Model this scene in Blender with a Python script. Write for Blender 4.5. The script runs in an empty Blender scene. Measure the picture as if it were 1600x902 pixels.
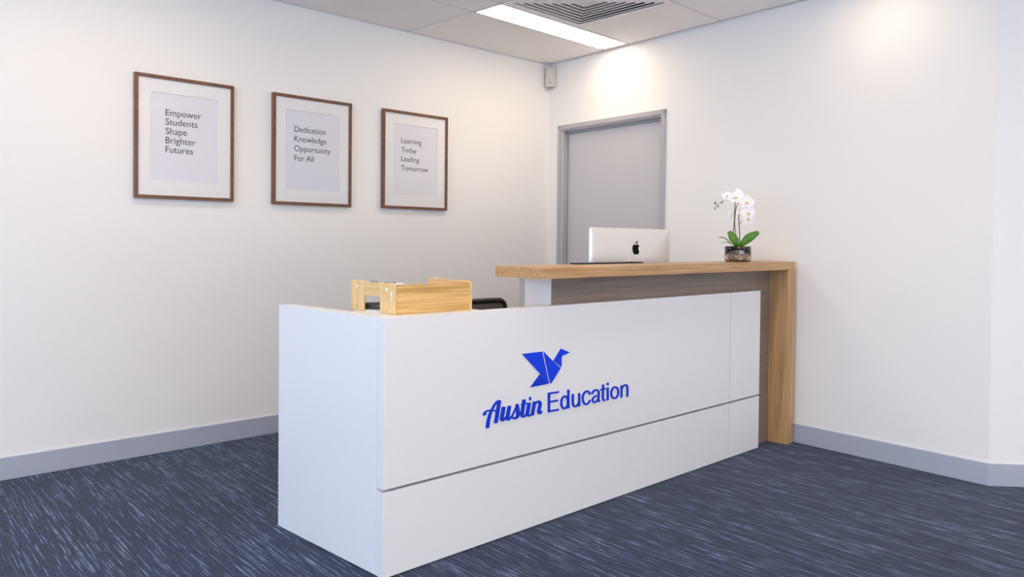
import bpy, bmesh, math, random
from mathutils import Vector, Matrix
random.seed(7)
SC = bpy.context.scene
COL = SC.collection
PI = math.pi
def rad(a): return math.radians(a)

# ------------------------------------------------------------------ camera
F, PITCH, YAW, ROLL = 1193.96, 0.0158, 0.8492, 0.0100
CAM = Vector((-4.3038, -4.4557, 1.17)); PPY = 395.79
cam_data = bpy.data.cameras.new('camera')
cam = bpy.data.objects.new('camera', cam_data); COL.objects.link(cam)
cam_data.sensor_width = 36; cam_data.sensor_fit = 'HORIZONTAL'
cam_data.lens = F * 36 / 1600
cam_data.shift_y = -(451 - PPY) / 1600
cam_data.clip_start = .05; cam_data.clip_end = 100
fw = Vector((math.cos(YAW)*math.cos(PITCH), math.sin(YAW)*math.cos(PITCH), -math.sin(PITCH)))
rt = fw.cross(Vector((0, 0, 1))).normalized(); up = rt.cross(fw)
r2 = rt*math.cos(ROLL) + up*math.sin(ROLL); u2 = -rt*math.sin(ROLL) + up*math.cos(ROLL)
m = Matrix((r2, u2, -fw)).transposed().to_4x4(); m.translation = CAM
cam.matrix_world = m
SC.camera = cam

# ------------------------------------------------------------------ light and exposure
SC.view_settings.view_transform = 'Standard'
SC.view_settings.look = 'None'
SC.view_settings.gamma = 1
SC.view_settings.use_curve_mapping = False
SC.view_settings.exposure = 0.8
SC.cycles.max_bounces = 10
SC.cycles.diffuse_bounces = 8
SC.cycles.use_denoising = True
world = bpy.data.worlds.new('world'); SC.world = world; world.use_nodes = True
bg = world.node_tree.nodes['Background']
bg.inputs[0].default_value = (.55, .72, 1, 1); bg.inputs[1].default_value = 1.0
def area(name, loc, rot, sx, sy, power, color):
    l = bpy.data.lights.new(name, 'AREA'); l.shape = 'RECTANGLE'; l.size = sx; l.size_y = sy
    l.energy = power; l.color = color
    o = bpy.data.objects.new(name, l); COL.objects.link(o); o.location = loc; o.rotation_euler = rot
    return o
DAY_LEFT = area('daylight_left', (-7.45, -3.6, 1.45), (0, rad(-90), 0), 2.3, 5.6, 62, (.42, .64, 1))
DAY_FRONT = area('daylight_front', (-3.2, -7.45, 1.45), (rad(90), 0, 0), 6.0, 2.3, 5, (.90, .92, 1))
CEIL_FILL = area('ceiling_fill', (-3.2, -7.5, .35), (rad(128), 0, 0), 6.0, 1.2, 62, (1, .84, .66))   # added warm fill, aimed up from outside to brighten the ceiling
LAMP_EMISSION = 6.2
LAMP_COLOR = (1, .80, .58, 1)

# ------------------------------------------------------------------ helpers
class MB:
    """collects shapes for ONE mesh"""
    def __init__(s): s.v = []; s.f = []; s.sm = []
    def add(s, vs, fs, smooth=False):
        n = len(s.v); s.v += [tuple(v) for v in vs]
        for f in fs: s.f.append(tuple(n+i for i in f)); s.sm.append(smooth)
        return s
    def box(s, a, b):
        x0, y0, z0 = a; x1, y1, z1 = b
        s.add([(x0,y0,z0),(x1,y0,z0),(x1,y1,z0),(x0,y1,z0),(x0,y0,z1),(x1,y0,z1),(x1,y1,z1),(x0,y1,z1)],
              [(0,3,2,1),(4,5,6,7),(0,1,5,4),(1,2,6,5),(2,3,7,6),(3,0,4,7)]); return s
    def prism(s, pts, z0, z1):
        """plan polygon (counter-clockwise) raised from z0 to z1"""
        n = len(pts)
        s.add([(x,y,z0) for x,y in pts] + [(x,y,z1) for x,y in pts],
              [tuple(range(n))[::-1], tuple(range(n,2*n))] + [(i,(i+1)%n,n+(i+1)%n,n+i) for i in range(n)]); return s
    def slab(s, pts, o, ax, ay, an, t):
        """2D polygon pts in plane (o,ax,ay), thickness t along an"""
        o, ax, ay, an = Vector(o), Vector(ax), Vector(ay), Vector(an)
        n = len(pts)
        A = [o+ax*x+ay*y for x,y in pts]; B = [p+an*t for p in A]
        s.add(A+B, [tuple(range(n))[::-1], tuple(range(n,2*n))] + [(i,(i+1)%n,n+(i+1)%n,n+i) for i in range(n)]); return s
    def tube(s, pts, rads, seg=12, cap=True):
        pts = [Vector(p) for p in pts]
        if not isinstance(rads, (list, tuple)): rads = [rads]*len(pts)
        rings = []; prev = None
        for i, p in enumerate(pts):
            t = (pts[min(i+1,len(pts)-1)] - pts[max(i-1,0)]).normalized()
            if prev is None:
                a = Vector((0,0,1)) if abs(t.z) < .9 else Vector((1,0,0))
                n = t.cross(a).normalized()
            else: n = (prev - t*prev.dot(t)).normalized()
            prev = n; b = t.cross(n)
            rings.append([p + (n*math.cos(2*PI*k/seg) + b*math.sin(2*PI*k/seg))*rads[i] for k in range(seg)])
        vs = [v for r in rings for v in r]; fs = []
        for i in range(len(rings)-1):
            for k in range(seg):
                fs.append((i*seg+k, i*seg+(k+1)%seg, (i+1)*seg+(k+1)%seg, (i+1)*seg+k))
        if cap: fs += [tuple(range(seg))[::-1], tuple(range((len(rings)-1)*seg, len(rings)*seg))]
        s.add(vs, fs, True); return s
    def lathe(s, prof, c=(0,0,0), seg=32, close=False):
        n = len(prof); vs = []
        for k in range(seg):
            a = 2*PI*k/seg
            vs += [(c[0]+r*math.cos(a), c[1]+r*math.sin(a), c[2]+z) for r, z in prof]
        fs = []
        for k in range(seg):
            k2 = (k+1)%seg
            for i in range(n if close else n-1):
                j = (i+1)%n
                fs.append((k*n+i, k2*n+i, k2*n+j, k*n+j))
        s.add(vs, fs, True); return s
    def ball(s, c, r, seg=12, sc=(1,1,1)):
        prof = [(r*math.sin(PI*i/8), -r*math.cos(PI*i/8)) for i in range(9)]
        n0 = len(s.v); s.lathe(prof, (0,0,0), seg)
        for i in range(n0, len(s.v)):
            x,y,z = s.v[i]; s.v[i] = (c[0]+x*sc[0], c[1]+y*sc[1], c[2]+z*sc[2])
        return s
    def build(s, name, mat, parent=None, bevel=0, loc=None, weld=False):
        me = bpy.data.meshes.new(name); me.from_pydata(s.v, [], s.f); me.update()
        bm = bmesh.new(); bm.from_mesh(me)
        bmesh.ops.remove_doubles(bm, verts=bm.verts, dist=1e-6) if weld else None
        bmesh.ops.recalc_face_normals(bm, faces=bm.faces)
        bm.to_mesh(me); bm.free()
        if len(me.polygons) == len(s.sm):
            for p, q in zip(me.polygons, s.sm): p.use_smooth = q
        if mat: me.materials.append(mat)
        o = bpy.data.objects.new(name, me); COL.objects.link(o)
        if parent: o.parent = parent
        if loc: o.location = loc
        if bevel:
            b = o.modifiers.new('bevel', 'BEVEL'); b.width = bevel; b.segments = 2; b.limit_method = 'ANGLE'; b.angle_limit = rad(40)
        return o
def tag(o, label=None, cat=None, group=None, kind=None):
    for k, v in (('label', label), ('category', cat), ('group', group), ('kind', kind)):
        if v: o[k] = v
    return o
def empty(name, loc=(0,0,0), rz=0, parent=None):
    o = bpy.data.objects.new(name, None); COL.objects.link(o); o.location = loc; o.rotation_euler = (0,0,rz)
    o.empty_display_size = .1
    if parent: o.parent = parent
    return o
def share(src, name, loc=None, parent=None, scale=None):
    o = src.copy(); o.name = name; COL.objects.link(o)
    if loc is not None: o.location = loc
    if parent: o.parent = parent
    if scale: o.scale = scale
    return o
def catmull(P, n=8):
    P = [tuple(p) for p in P]
    if len(P) < 3:
        return [tuple(P[0][k]+(P[-1][k]-P[0][k])*i/n for k in range(len(P[0]))) for i in range(n+1)]
    out = []
    for i in range(len(P)-1):
        p0 = P[i-1] if i else P[i]; p1 = P[i]; p2 = P[i+1]; p3 = P[i+2] if i+2 < len(P) else P[i+1]
        for j in range(n):
            t = j/n
            out.append(tuple(.5*((2*b)+(-a+c)*t+(2*a-5*b+4*c-d)*t*t+(-a+3*b-3*c+d)*t**3) for a,b,c,d in zip(p0,p1,p2,p3)))
    out.append(P[-1]); return out

# ------------------------------------------------------------------ materials
def new_mat(name):
    m = bpy.data.materials.new(name); m.use_nodes = True
    nt = m.node_tree; return m, nt, nt.nodes['Principled BSDF']
def N(nt, kind, **kw):
    n = nt.nodes.new(kind)
    for k, v in kw.items(): setattr(n, k, v)
    return n
def bump(nt, b, src, strength=.1, dist=.002):
    bp = N(nt, 'ShaderNodeBump'); bp.inputs['Strength'].default_value = strength; bp.inputs['Distance'].default_value = dist
    nt.links.new(src, bp.inputs['Height']); nt.links.new(bp.outputs[0], b.inputs['Normal'])
def plain(name, col, rough=.5, metal=0, noise=0, nscale=200, spec=.5, var=0):
    m, nt, b = new_mat(name)
    b.inputs['Base Color'].default_value = (*col, 1); b.inputs['Roughness'].default_value = rough
    b.inputs['Metallic'].default_value = metal; b.inputs['Specular IOR Level'].default_value = spec
    tc = N(nt, 'ShaderNodeTexCoord')
    if noise or var:
        nz = N(nt, 'ShaderNodeTexNoise'); nz.inputs['Scale'].default_value = nscale; nz.inputs['Detail'].default_value = 4
        nt.links.new(tc.outputs['Object'], nz.inputs['Vector'])
        if noise: bump(nt, b, nz.outputs[0], noise)
        if var:
            mx = N(nt, 'ShaderNodeMix', data_type='RGBA')
            mx.inputs[6].default_value = (*[c*(1-var) for c in col], 1); mx.inputs[7].default_value = (*[min(1,c*(1+var)) for c in col], 1)
            nt.links.new(nz.outputs[0], mx.inputs[0]); nt.links.new(mx.outputs[2], b.inputs['Base Color'])
    return m
def wood(name, c0, c1, scale=(1.5, 40, 40), rough=.45, contrast=(.3,.7), bmp=.05, rings=0):
    """grain runs along the axis with the small scale"""
    m, nt, b = new_mat(name)
    tc = N(nt, 'ShaderNodeTexCoord'); mp = N(nt, 'ShaderNodeMapping'); mp.inputs['Scale'].default_value = scale
    nt.links.new(tc.outputs['Object'], mp.inputs[0])
    nz = N(nt, 'ShaderNodeTexNoise'); nz.inputs['Scale'].default_value = 1; nz.inputs['Detail'].default_value = 7; nz.inputs['Roughness'].default_value = .6; nz.inputs['Distortion'].default_value = .4
    nt.links.new(mp.outputs[0], nz.inputs['Vector'])
    cr = N(nt, 'ShaderNodeValToRGB'); cr.color_ramp.elements[0].position = contrast[0]; cr.color_ramp.elements[1].position = contrast[1]
    cr.color_ramp.elements[0].color = (*c0, 1); cr.color_ramp.elements[1].color = (*c1, 1)
    nt.links.new(nz.outputs[0], cr.inputs[0])
    if rings:
        mp2 = N(nt, 'ShaderNodeMapping'); mp2.inputs['Scale'].default_value = tuple(v*rings for v in scale)
        nt.links.new(tc.outputs['Object'], mp2.inputs[0])
        n2 = N(nt, 'ShaderNodeTexNoise'); n2.inputs['Scale'].default_value = 1; n2.inputs['Detail'].default_value = 2; n2.inputs['Distortion'].default_value = 1.2
        nt.links.new(mp2.outputs[0], n2.inputs['Vector'])
        c2 = N(nt, 'ShaderNodeValToRGB'); c2.color_ramp.elements[0].position = .38; c2.color_ramp.elements[1].position = .6
        c2.color_ramp.elements[0].color = (.72,.64,.5,1); c2.color_ramp.elements[1].color = (1,1,1,1)
        nt.links.new(n2.outputs[0], c2.inputs[0])
        mx = N(nt, 'ShaderNodeMix', data_type='RGBA', blend_type='MULTIPLY'); mx.inputs[0].default_value = 1
        nt.links.new(cr.outputs[0], mx.inputs[6]); nt.links.new(c2.outputs[0], mx.inputs[7]); nt.links.new(mx.outputs[2], b.inputs['Base Color'])
    else: nt.links.new(cr.outputs[0], b.inputs['Base Color'])
    b.inputs['Roughness'].default_value = rough
    bump(nt, b, nz.outputs[0], bmp, .001)
    return m
def glow(name, col, strength):
    m, nt, b = new_mat(name)
    b.inputs['Base Color'].default_value = (*col[:3], 1); b.inputs['Emission Color'].default_value = col; b.inputs['Emission Strength'].default_value = strength
    return m
def glass(name, rough=0.0, col=(1,1,1)):
    m, nt, b = new_mat(name)
    b.inputs['Base Color'].default_value = (*col, 1); b.inputs['Transmission Weight'].default_value = 1; b.inputs['Roughness'].default_value = rough; b.inputs['IOR'].default_value = 1.45
    return m
def carpet(name):
    m, nt, b = new_mat(name)
    g = N(nt, 'ShaderNodeNewGeometry')
    def stretched(sx, sy, detail, off=(0,0,0), dist=0):
        mp = N(nt, 'ShaderNodeMapping'); mp.inputs['Scale'].default_value = (sx, sy, 1); mp.inputs['Location'].default_value = off
        nt.links.new(g.outputs['Position'], mp.inputs[0])
        z = N(nt, 'ShaderNodeTexNoise'); z.inputs['Scale'].default_value = 1; z.inputs['Detail'].default_value = detail; z.inputs['Distortion'].default_value = dist
        nt.links.new(mp.outputs[0], z.inputs['Vector']); return z
    def ramp(src, p0, c0, p1, c1):
        r = N(nt, 'ShaderNodeValToRGB'); e = r.color_ramp.elements
        e[0].position = p0; e[0].color = (*c0,1); e[1].position = p1; e[1].color = (*c1,1); nt.links.new(src.outputs[0], r.inputs[0]); return r
    sep = N(nt, 'ShaderNodeSeparateXYZ'); nt.links.new(g.outputs['Position'], sep.inputs[0])
    def math_(op, a, v): n = N(nt, 'ShaderNodeMath', operation=op); nt.links.new(a, n.inputs[0]); n.inputs[1].default_value = v; return n.outputs[0]
    def threads(per_m, along, seed, detail=1):
        """yarn rows running along y: each row switches between shades at its own places"""
        idx = math_('MULTIPLY', math_('FLOOR', math_('MULTIPLY', sep.outputs[0], per_m), 0), 7.313)
        cb = N(nt, 'ShaderNodeCombineXYZ'); nt.links.new(idx, cb.inputs[0]); nt.links.new(math_('MULTIPLY', sep.outputs[1], along), cb.inputs[1]); cb.inputs[2].default_value = seed
        z = N(nt, 'ShaderNodeTexNoise'); z.inputs['Scale'].default_value = 1; z.inputs['Detail'].default_value = detail
        nt.links.new(cb.outputs[0], z.inputs['Vector']); return z
    base = ramp(threads(230, 22, 3.1, 3), .38, CARPET[0], .62, CARPET[1])
    st = ramp(threads(290, 3.4, 11.7), .58, (0,0,0), .64, (1,1,1))
    brk = ramp(stretched(30, 14, 3, (9,4,0)), .38, (.25,.25,.25), .62, (1,1,1))
    ml = N(nt, 'ShaderNodeMath', operation='MULTIPLY'); nt.links.new(st.outputs[0], ml.inputs[0]); nt.links.new(brk.outputs[0], ml.inputs[1])
    mx = N(nt, 'ShaderNodeMix', data_type='RGBA'); mx.inputs[7].default_value = (*CARPET[2], 1)
    nt.links.new(ml.outputs[0], mx.inputs[0]); nt.links.new(base.outputs[0], mx.inputs[6])
    dk = ramp(threads(200, 7, 23.9), .60, (1,1,1), .66, (.4,.42,.5))
    m2 = N(nt, 'ShaderNodeMix', data_type='RGBA', blend_type='MULTIPLY'); m2.inputs[0].default_value = 1
    nt.links.new(mx.outputs[2], m2.inputs[6]); nt.links.new(dk.outputs[0], m2.inputs[7])
    big = ramp(stretched(1.6, 1.1, 2, (2,8,0)), .35, (.82,.84,.9), .65, (1.0,1.0,1.0))
    m3 = N(nt, 'ShaderNodeMix', data_type='RGBA', blend_type='MULTIPLY'); m3.inputs[0].default_value = 1
    nt.links.new(m2.outputs[2], m3.inputs[6]); nt.links.new(big.outputs[0], m3.inputs[7])
    nt.links.new(m3.outputs[2], b.inputs['Base Color'])
    b.inputs['Roughness'].default_value = .95; b.inputs['Specular IOR Level'].default_value = .15
    b.inputs['Sheen Weight'].default_value = .15
    bump(nt, b, st.outputs[0], .2, .002)
    return m
CARPET = ((.004,.010,.038), (.015,.029,.086), (.17,.22,.345))
WALL = plain('wall_paint', (.87,.85,.815), .75, noise=.02, nscale=250)
CEIL = plain('ceiling_tile_board', (.90,.86,.83), .9, noise=.08, nscale=600)
GRID = plain('ceiling_grid_metal', (.66,.63,.61), .5)
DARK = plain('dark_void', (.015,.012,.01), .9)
SKIRT = plain('grey_skirting_paint', (.43,.45,.53), .35)
DOORM = plain('grey_door_paint', (.56,.55,.56), .35)
DFRAME = plain('grey_frame_enamel', (.44,.435,.45), .3)
CARP = carpet('navy_streaked_carpet')
LAM = plain('white_laminate', (.78,.78,.785), .32)
SEAM = plain('grey_joint', (.12,.12,.13), .6)
OAK_X = wood('oak_grain_long', (.36,.19,.075), (.60,.375,.18), (3, 60, 90), .42)
OAK_Z = wood('oak_grain_upright', (.36,.19,.075), (.60,.375,.18), (60, 60, 3), .42)
OAK_Y = wood('oak_grain_cross', (.40,.215,.08), (.62,.38,.17), (60, 3, 90), .42)
TAUPE = wood('taupe_brushed_laminate', (.17,.13,.105), (.25,.195,.16), (2.5, 60, 70), .4)
PINE_X = wood('pine_grain_long', (.66,.40,.14), (.82,.55,.23), (2.2, 60, 75), .5, rings=.8)
PINE_Y = wood('pine_grain_cross', (.66,.42,.17), (.80,.56,.27), (30, 2.5, 60), .5)
PINE_Z = wood('pine_grain_upright', (.68,.44,.18), (.82,.58,.28), (60, 60, 3), .5)
WALNUT = wood('walnut_frame_wood', (.12,.047,.020), (.22,.095,.045), (25, 25, 25), .35)
BLUE = plain('blue_acrylic', (.001,.045,.72), .5, spec=.25)
BLUE2 = plain('blue_acrylic_deep', (.001,.035,.58), .5, spec=.25)
PAPER = plain('pale_lilac_print', (.78,.78,.84), .6)
MATB = plain('white_mat_board', (.86,.85,.85), .8)
INK = plain('dark_grey_ink', (.035,.035,.04), .6)
ALU = plain('silver_aluminium', (.80,.79,.77), .32, .55)
EMBL = plain('matt_black_emblem', (.006,.006,.006), .9, spec=.1)
BLACK = plain('black_plastic', (.012,.012,.013), .35)
MESHG = plain('grey_mesh_fabric', (.10,.10,.10), .8)
WPLAS = plain('white_plastic', (.80,.79,.77), .4)
SENS = plain('cream_plastic_housing', (.62,.58,.52), .4)
GREYP = plain('grey_plastic', (.25,.25,.27), .4)
DIFM = plain('diffuser_enamel', (.86,.83,.82), .5)
LAMP = glow('lit_diffuser', LAMP_COLOR, LAMP_EMISSION)
SPOT = glow('lit_downlight_lens', LAMP_COLOR, 75.0)
GLASS = glass('clear_glass')
PETAL = plain('white_petal', (.97,.96,.97), .5)
YELL = plain('yellow_lip', (.80,.58,.08), .5)
LEAFM = plain('orchid_leaf_green', (.075,.21,.008), .4, var=.35, nscale=30)
LEAFP = plain('pale_leaf_green', (.16,.24,.10), .5)
STEMM = plain('olive_stem', (.10,.095,.03), .5, var=.4, nscale=60)
SOIL = plain('dark_potting_bark', (.17,.155,.15), .8, noise=.6, nscale=90, var=.6)
BARK = wood('driftwood_chip', (.42,.25,.12), (.66,.45,.26), (20, 60, 60), .6)
PEBB = plain('white_pebble', (.75,.74,.76), .5)
SCREEN = plain('dark_screen_glass', (.01,.01,.012), .1)

# ------------------------------------------------------------------ room shell
H, LA, WA, ZT = 2.5914, .0305, -.0301, 2.80
Lx, Ln = Vector((math.cos(LA), math.sin(LA), 0)), Vector((-math.sin(LA), math.cos(LA), 0))
Ry, Rn = Vector((-math.sin(WA), math.cos(WA), 0)), Vector((math.cos(WA), math.sin(WA), 0))   # Rn points into the wall
def LP(s, off=0): v = Lx*s + Ln*off; return (v.x, v.y)
def RP(s, off=0): v = Ry*s + Rn*off; return (v.x, v.y)
KC = Vector(RP(-3.2115)).to_3d()
T3 = Vector((.685, -.7285, 0)); T3n = Vector((.7285, .685, 0))
def TP(s, off=0): v = KC + T3*s + T3n*off; return (v.x, v.y)
XW, YF = -7.3, -7.3
END3 = TP(1.5)
floor = MB().box((XW-.2, YF-.2, -.1), (3, .6, 0)).build('floor', CARP); tag(floor, kind='structure')
tag(MB().prism([LP(-7.6), LP(.2), LP(.2,.12), LP(-7.6,.12)], 0, ZT).build('wall_left', WALL), kind='structure')
# right wall with the door opening
D0, D1, DT = -.165, -1.158, 2.052
w = MB()
w.prism([RP(D0), RP(D0,.12), RP(.02,.12), RP(.02)][::-1], 0, ZT)
w.prism([RP(-3.2115), TP(0,.12), RP(D1,.12), RP(D1)][::-1], 0, ZT)
w.prism([RP(D1), RP(D1,.12), RP(D0,.12), RP(D0)][::-1], DT, ZT)
tag(w.build('wall_right', WALL), kind='structure')
tag(MB().prism([TP(0), TP(1.5), TP(1.5,.12), TP(.0,.12)], 0, ZT).build('wall_angled', WALL), kind='structure')
tag(MB().prism([END3, (END3[0], YF-.12), (END3[0]+.12, YF-.12), (END3[0]+.12, END3[1]+.05)][::-1], 0, ZT).build('wall_far_right', WALL), kind='structure')
def window_wall(name, horizontal, fixed, a, b, z0, z1, n):
    """shopfront wall outside the frame: solid strips around n tall openings, with frames and panes left to daylight"""
    w = MB(); step = (b-a)/n; g = .06
    def bx(p, q, za, zb):
        if horizontal: w.box((p, fixed-.12, za), (q, fixed, zb))
        else: w.box((fixed-.12, p, za), (fixed, q, zb))
    lo, hi = (XW-.12, END3[0]) if horizontal else (YF, .3)
    bx(lo, hi, 0, z0); bx(lo, hi, z1, ZT); bx(lo, a, z0, z1); bx(b, hi, z0, z1)
    for i in range(1, n): bx(a+step*i-g/2, a+step*i+g/2, z0, z1)
    return tag(w.build(name, WALL), kind='structure')
window_wall('wall_window_side', False, XW, -6.5, -.9, .25, 2.45, 4)
window_wall('wall_front', True, YF, -6.3, -.1, .25, 2.45, 4)

# skirting
def skirt(name, P0, P1, nrm):
    """P0->P1 plan points, nrm = into the room"""
    m = MB(); t = .012
    a = Vector(P0).to_3d(); b = Vector(P1).to_3d(); n = Vector(nrm)*t
    q = [a, b, b+n, a+n]
    m.prism([(v.x, v.y) for v in q], 0, .109)
    return tag(m.build(name, SKIRT, bevel=.0025), kind='structure')
skirt('baseboard_left', LP(-7.28), LP(-.012), -Ln)
skirt('baseboard_right', RP(-1.192), RP(-3.2115-.005), -Rn)
skirt('baseboard_corner', RP(0), RP(-.10), -Rn)
skirt('baseboard_angled', TP(-.005), TP(1.48), -T3n)

# ceiling: suspended grid of boards
ceil = empty('ceiling', (0,0,0)); tag(ceil, kind='structure')
CA = .062
CU = Vector((math.cos(CA), math.sin(CA))); CV = Vector((-math.sin(CA), math.cos(CA)))
def cg(u, v): p = CU*u + CV*v; return (p.x, p.y)
def clip(poly, p, n):
    """keep the side where (q-p).n <= 0"""
    out = []
    for i in range(len(poly)):
        a, b = Vector(poly[i]), Vector(poly[(i+1)%len(poly)])
        da, db = (a-p).dot(n), (b-p).dot(n)
        if da <= 0: out.append(tuple(a))
        if (da < 0 < db) or (db < 0 < da): out.append(tuple(a + (b-a)*(da/(da-db))))
    return out
def clip_room(poly, gap):
    poly = clip(poly, Vector(LP(0, -.003)), Vector((Ln.x, Ln.y)))
    if len(poly) > 2: poly = clip(poly, Vector(RP(0, -gap)), Vector((Rn.x, Rn.y)))
    if len(poly) > 2: poly = clip(poly, Vector((XW+.003, 0)), Vector((-1, 0)))
    if len(poly) > 2: poly = clip(poly, Vector((0, YF+.003)), Vector((0, -1)))
    return poly
US = [.30, 0.0, -1.385, -2.77, -4.155, -5.54, -6.925, -8.3]       # cross lines; 0.0 is dropped, the first bay runs to the wall
US = [.30, -1.385, -2.77, -4.155, -5.54, -6.925, -8.3]
VS = [.75, -.620, -.872, -1.632, -2.392, -2.644, -3.404, -4.164, -4.416, -5.176, -5.936, -6.188, -6.948, -7.8]
STRIP = [(-.620, -.872), (-2.392, -2.644), (-4.164, -4.416), (-5.936, -6.188)]
DIFF = (-.672, -1.385, -.872, -1.632)                              # air diffuser bay u1,u0,v1,v0
def tile(u0, u1, v0, v1, gap=.020):
    e = .0035
    poly = clip_room([cg(u0+e, v0+e), cg(u1-e, v0+e), cg(u1-e, v1-e), cg(u0+e, v1-e)], gap)
    if len(poly) > 2:
        MB().prism(poly, H+.003, H+.018).build('ceiling_tile', CEIL, ceil)
def bays(s): return (0, 2, 4) if s == STRIP[0] else (1, 2, 3, 4)
def is_light(i, v1): return any(abs(v1-s[0]) < 1e-6 and i in bays(s) for s in STRIP)
for j in range(len(VS)-1):
    v1, v0 = VS[j], VS[j+1]
    for i in range(len(US)-1):
        u1, u0 = US[i], US[i+1]
        if is_light(i, v1):
            tile(u0+1.262 if i == 0 else u0+1.262, u1, v0, v1); continue
        if j == 2 and i == 0:
            tile(DIFF[0], u1, v0, v1); continue
        if i == 0 and j > 2 and not any(abs(v1-s[0]) < 1e-6 for s in STRIP):
            tile(u0, u1, v0, v1); continue
        tile(u0, u1, v0, v1)
def rail(pa, pb, wd=.010):
    a, b = Vector(pa), Vector(pb); d = (b-a).normalized(); n = Vector((-d.y, d.x))*wd/2
    poly = clip_room([tuple(a-n), tuple(b-n), tuple(b+n), tuple(a+n)], .002)
    if len(poly) > 2: MB().prism(poly, H, H+.022).build('grid_rail', GRID, ceil)
for v in VS[1:-1]: rail(cg(US[-1], v), cg(US[0], v))
for u in US[1:-1]: rail(cg(u, VS[-1]), cg(u, VS[0]))
rail(cg(DIFF[0], DIFF[3]), cg(DIFF[0], DIFF[2]))
for s in STRIP[:1]: rail(cg(-.123, s[1]), cg(-.123, s[0]), .006)
# wall angles along the walls (the right one is missing in places: the black strip in the gap shows)
def angle_trim(P, Q, n, t=.012):
    a, b = Vector(P), Vector(Q); nn = Vector((n.x, n.y))*t
    MB().prism([tuple(a), tuple(b), tuple(b-nn), tuple(a-nn)], H-.002, H+.004).build('wall_angle', GRID, ceil)
MB().prism([RP(.0,-.001),RP(-3.2,-.001),RP(-3.2,-.020),RP(.0,-.020)][::-1], H+.010, H+.016).build('shadow_strip', DARK, ceil)  # black strip laid in the wall gap to give it its dark shade
angle_trim(LP(-7.2), LP(-.02), Ln)
angle_trim(RP(-.60), RP(-.24), Rn, .014); angle_trim(RP(-3.2), RP(-1.98), Rn, .014)
MB().prism([(XW,YF),(3,YF),(3,.5),(XW,.5)], ZT, ZT+.1).build('soffit_slab', DARK, ceil)
MB().prism([RP(-3.19,.0), RP(-7.5,0), (END3[0]+.1, YF), (END3[0]+.1, END3[1]), TP(.03,-.003)], H+.003, H+.02).build('ceiling_tile', CEIL, ceil)

# strip lights; those out of view are added for even warm light
def make_light():
    r = empty('ceiling_light', (0,0,0), CA)
    L, W = 1.255, .245
    f = MB(); t = .010
    f.box((0,0,0),(L,t,.03)); f.box((0,W-t,0),(L,W,.03)); f.box((0,t,0),(t,W-t,.03)); f.box((L-t,t,0),(L,W-t,.03))
    f.build('frame', GRID, r)
    MB().box((t,t,.002),(L-t,W-t,.02)).build('diffuser', LAMP, r)
    MB().box((0,0,.03),(L,W,.09)).build('housing', GRID, r)
    return r
k = 0
for s in STRIP:
    for i in bays(s):
        x, y = cg(US[i+1]+.003, s[1]+.0035)
        if k == 0: lt = light0 = make_light()
        else:
            lt = share(light0, 'ceiling_light')
            for c in light0.children: share(c, c.name.split('.')[0], parent=lt)
        lt.location = (x, y, H-.002)
        tag(lt, 'long white strip light panel glowing in the ceiling by the corner' if k == 0 else 'unseen strip light panel, %s row from the pictures, %s from the door wall' % (('first','second','third','fourth')[STRIP.index(s)], ('first','second','third','fourth','fifth')[i]), 'ceiling light', 'ceiling strip lights')
        k += 1

dl = empty('downlight', (*RP(-2.70, -.36), H+.0015)); tag(dl, 'unseen small round downlight near the door wall above the counter end', 'ceiling light')
MB().lathe([(.044,.0),(.058,-.004),(.062,0),(.062,.001),(.044,.001)], (0,0,0), 32, True).build('trim_ring', GRID, dl)
MB().lathe([(0,-.001),(.044,-.001),(.044,.0005),(0,.0005)], (0,0,0), 32).build('lens', SPOT, dl)

# square louvred air diffuser
dif = empty('air_diffuser', (0,0,0), CA); u1, u0, v1, v0 = DIFF
cx, cy = cg((u0+u1)/2, (v0+v1)/2); dif.location = (cx, cy, H)
tag(dif, 'square grey louvred air conditioning diffuser beside the strip light', 'air vent')
hs = (u1-u0)/2 - .006; hv = (v1-v0)/2 - .006
def ring(ax, ay, bx_, by_, za, zb, t=.004):
    """sloping square louvre: outer half sizes ax,ay at height za, inner bx_,by_ at zb"""
    m = MB()
    o = [(-ax,-ay,za),(ax,-ay,za),(ax,ay,za),(-ax,ay,za)]; i_ = [(-bx_,-by_,zb),(bx_,-by_,zb),(bx_,by_,zb),(-bx_,by_,zb)]
    o2 = [(x,y,z+t) for x,y,z in o]; i2 = [(x,y,z+t) for x,y,z in i_]
    fs = []
    for k in range(4):
        q = (k+1)%4
        fs += [(k,q,4+q,4+k), (8+k,12+k,12+q,8+q), (k,8+k,8+q,q), (4+k,4+q,12+q,12+k)]
    return m.add(o+i_+o2+i2, fs)
ring(hs, hv, hs-.04, hv-.04, -.002, -.002, .006).build('frame', DIFM, dif)
nR = 7
for q in range(nR):
    a = hs-.042-q*.040; b = hv-.042-q*.040
    ring(a, b, a-.0385, b-.0385, .009, -.002, .003).build('louvre_blade', DIFM, dif)
q = hs-.042-nR*.040; q2 = hv-.042-nR*.040
MB().box((-q,-q2,-.004),(q,q2,0)).build('centre_plate', GRID, dif)
MB().box((-hs+.01,-hv+.01,.05),(hs-.01,hv-.01,.06)).build('plenum', GRID, dif)

# motion sensor in the corner
sn = empty('motion_sensor', (-.038, -.050, 2.481), rad(-45))
tag(sn, 'small cream motion sensor box high in the room corner', 'sensor')
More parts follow.
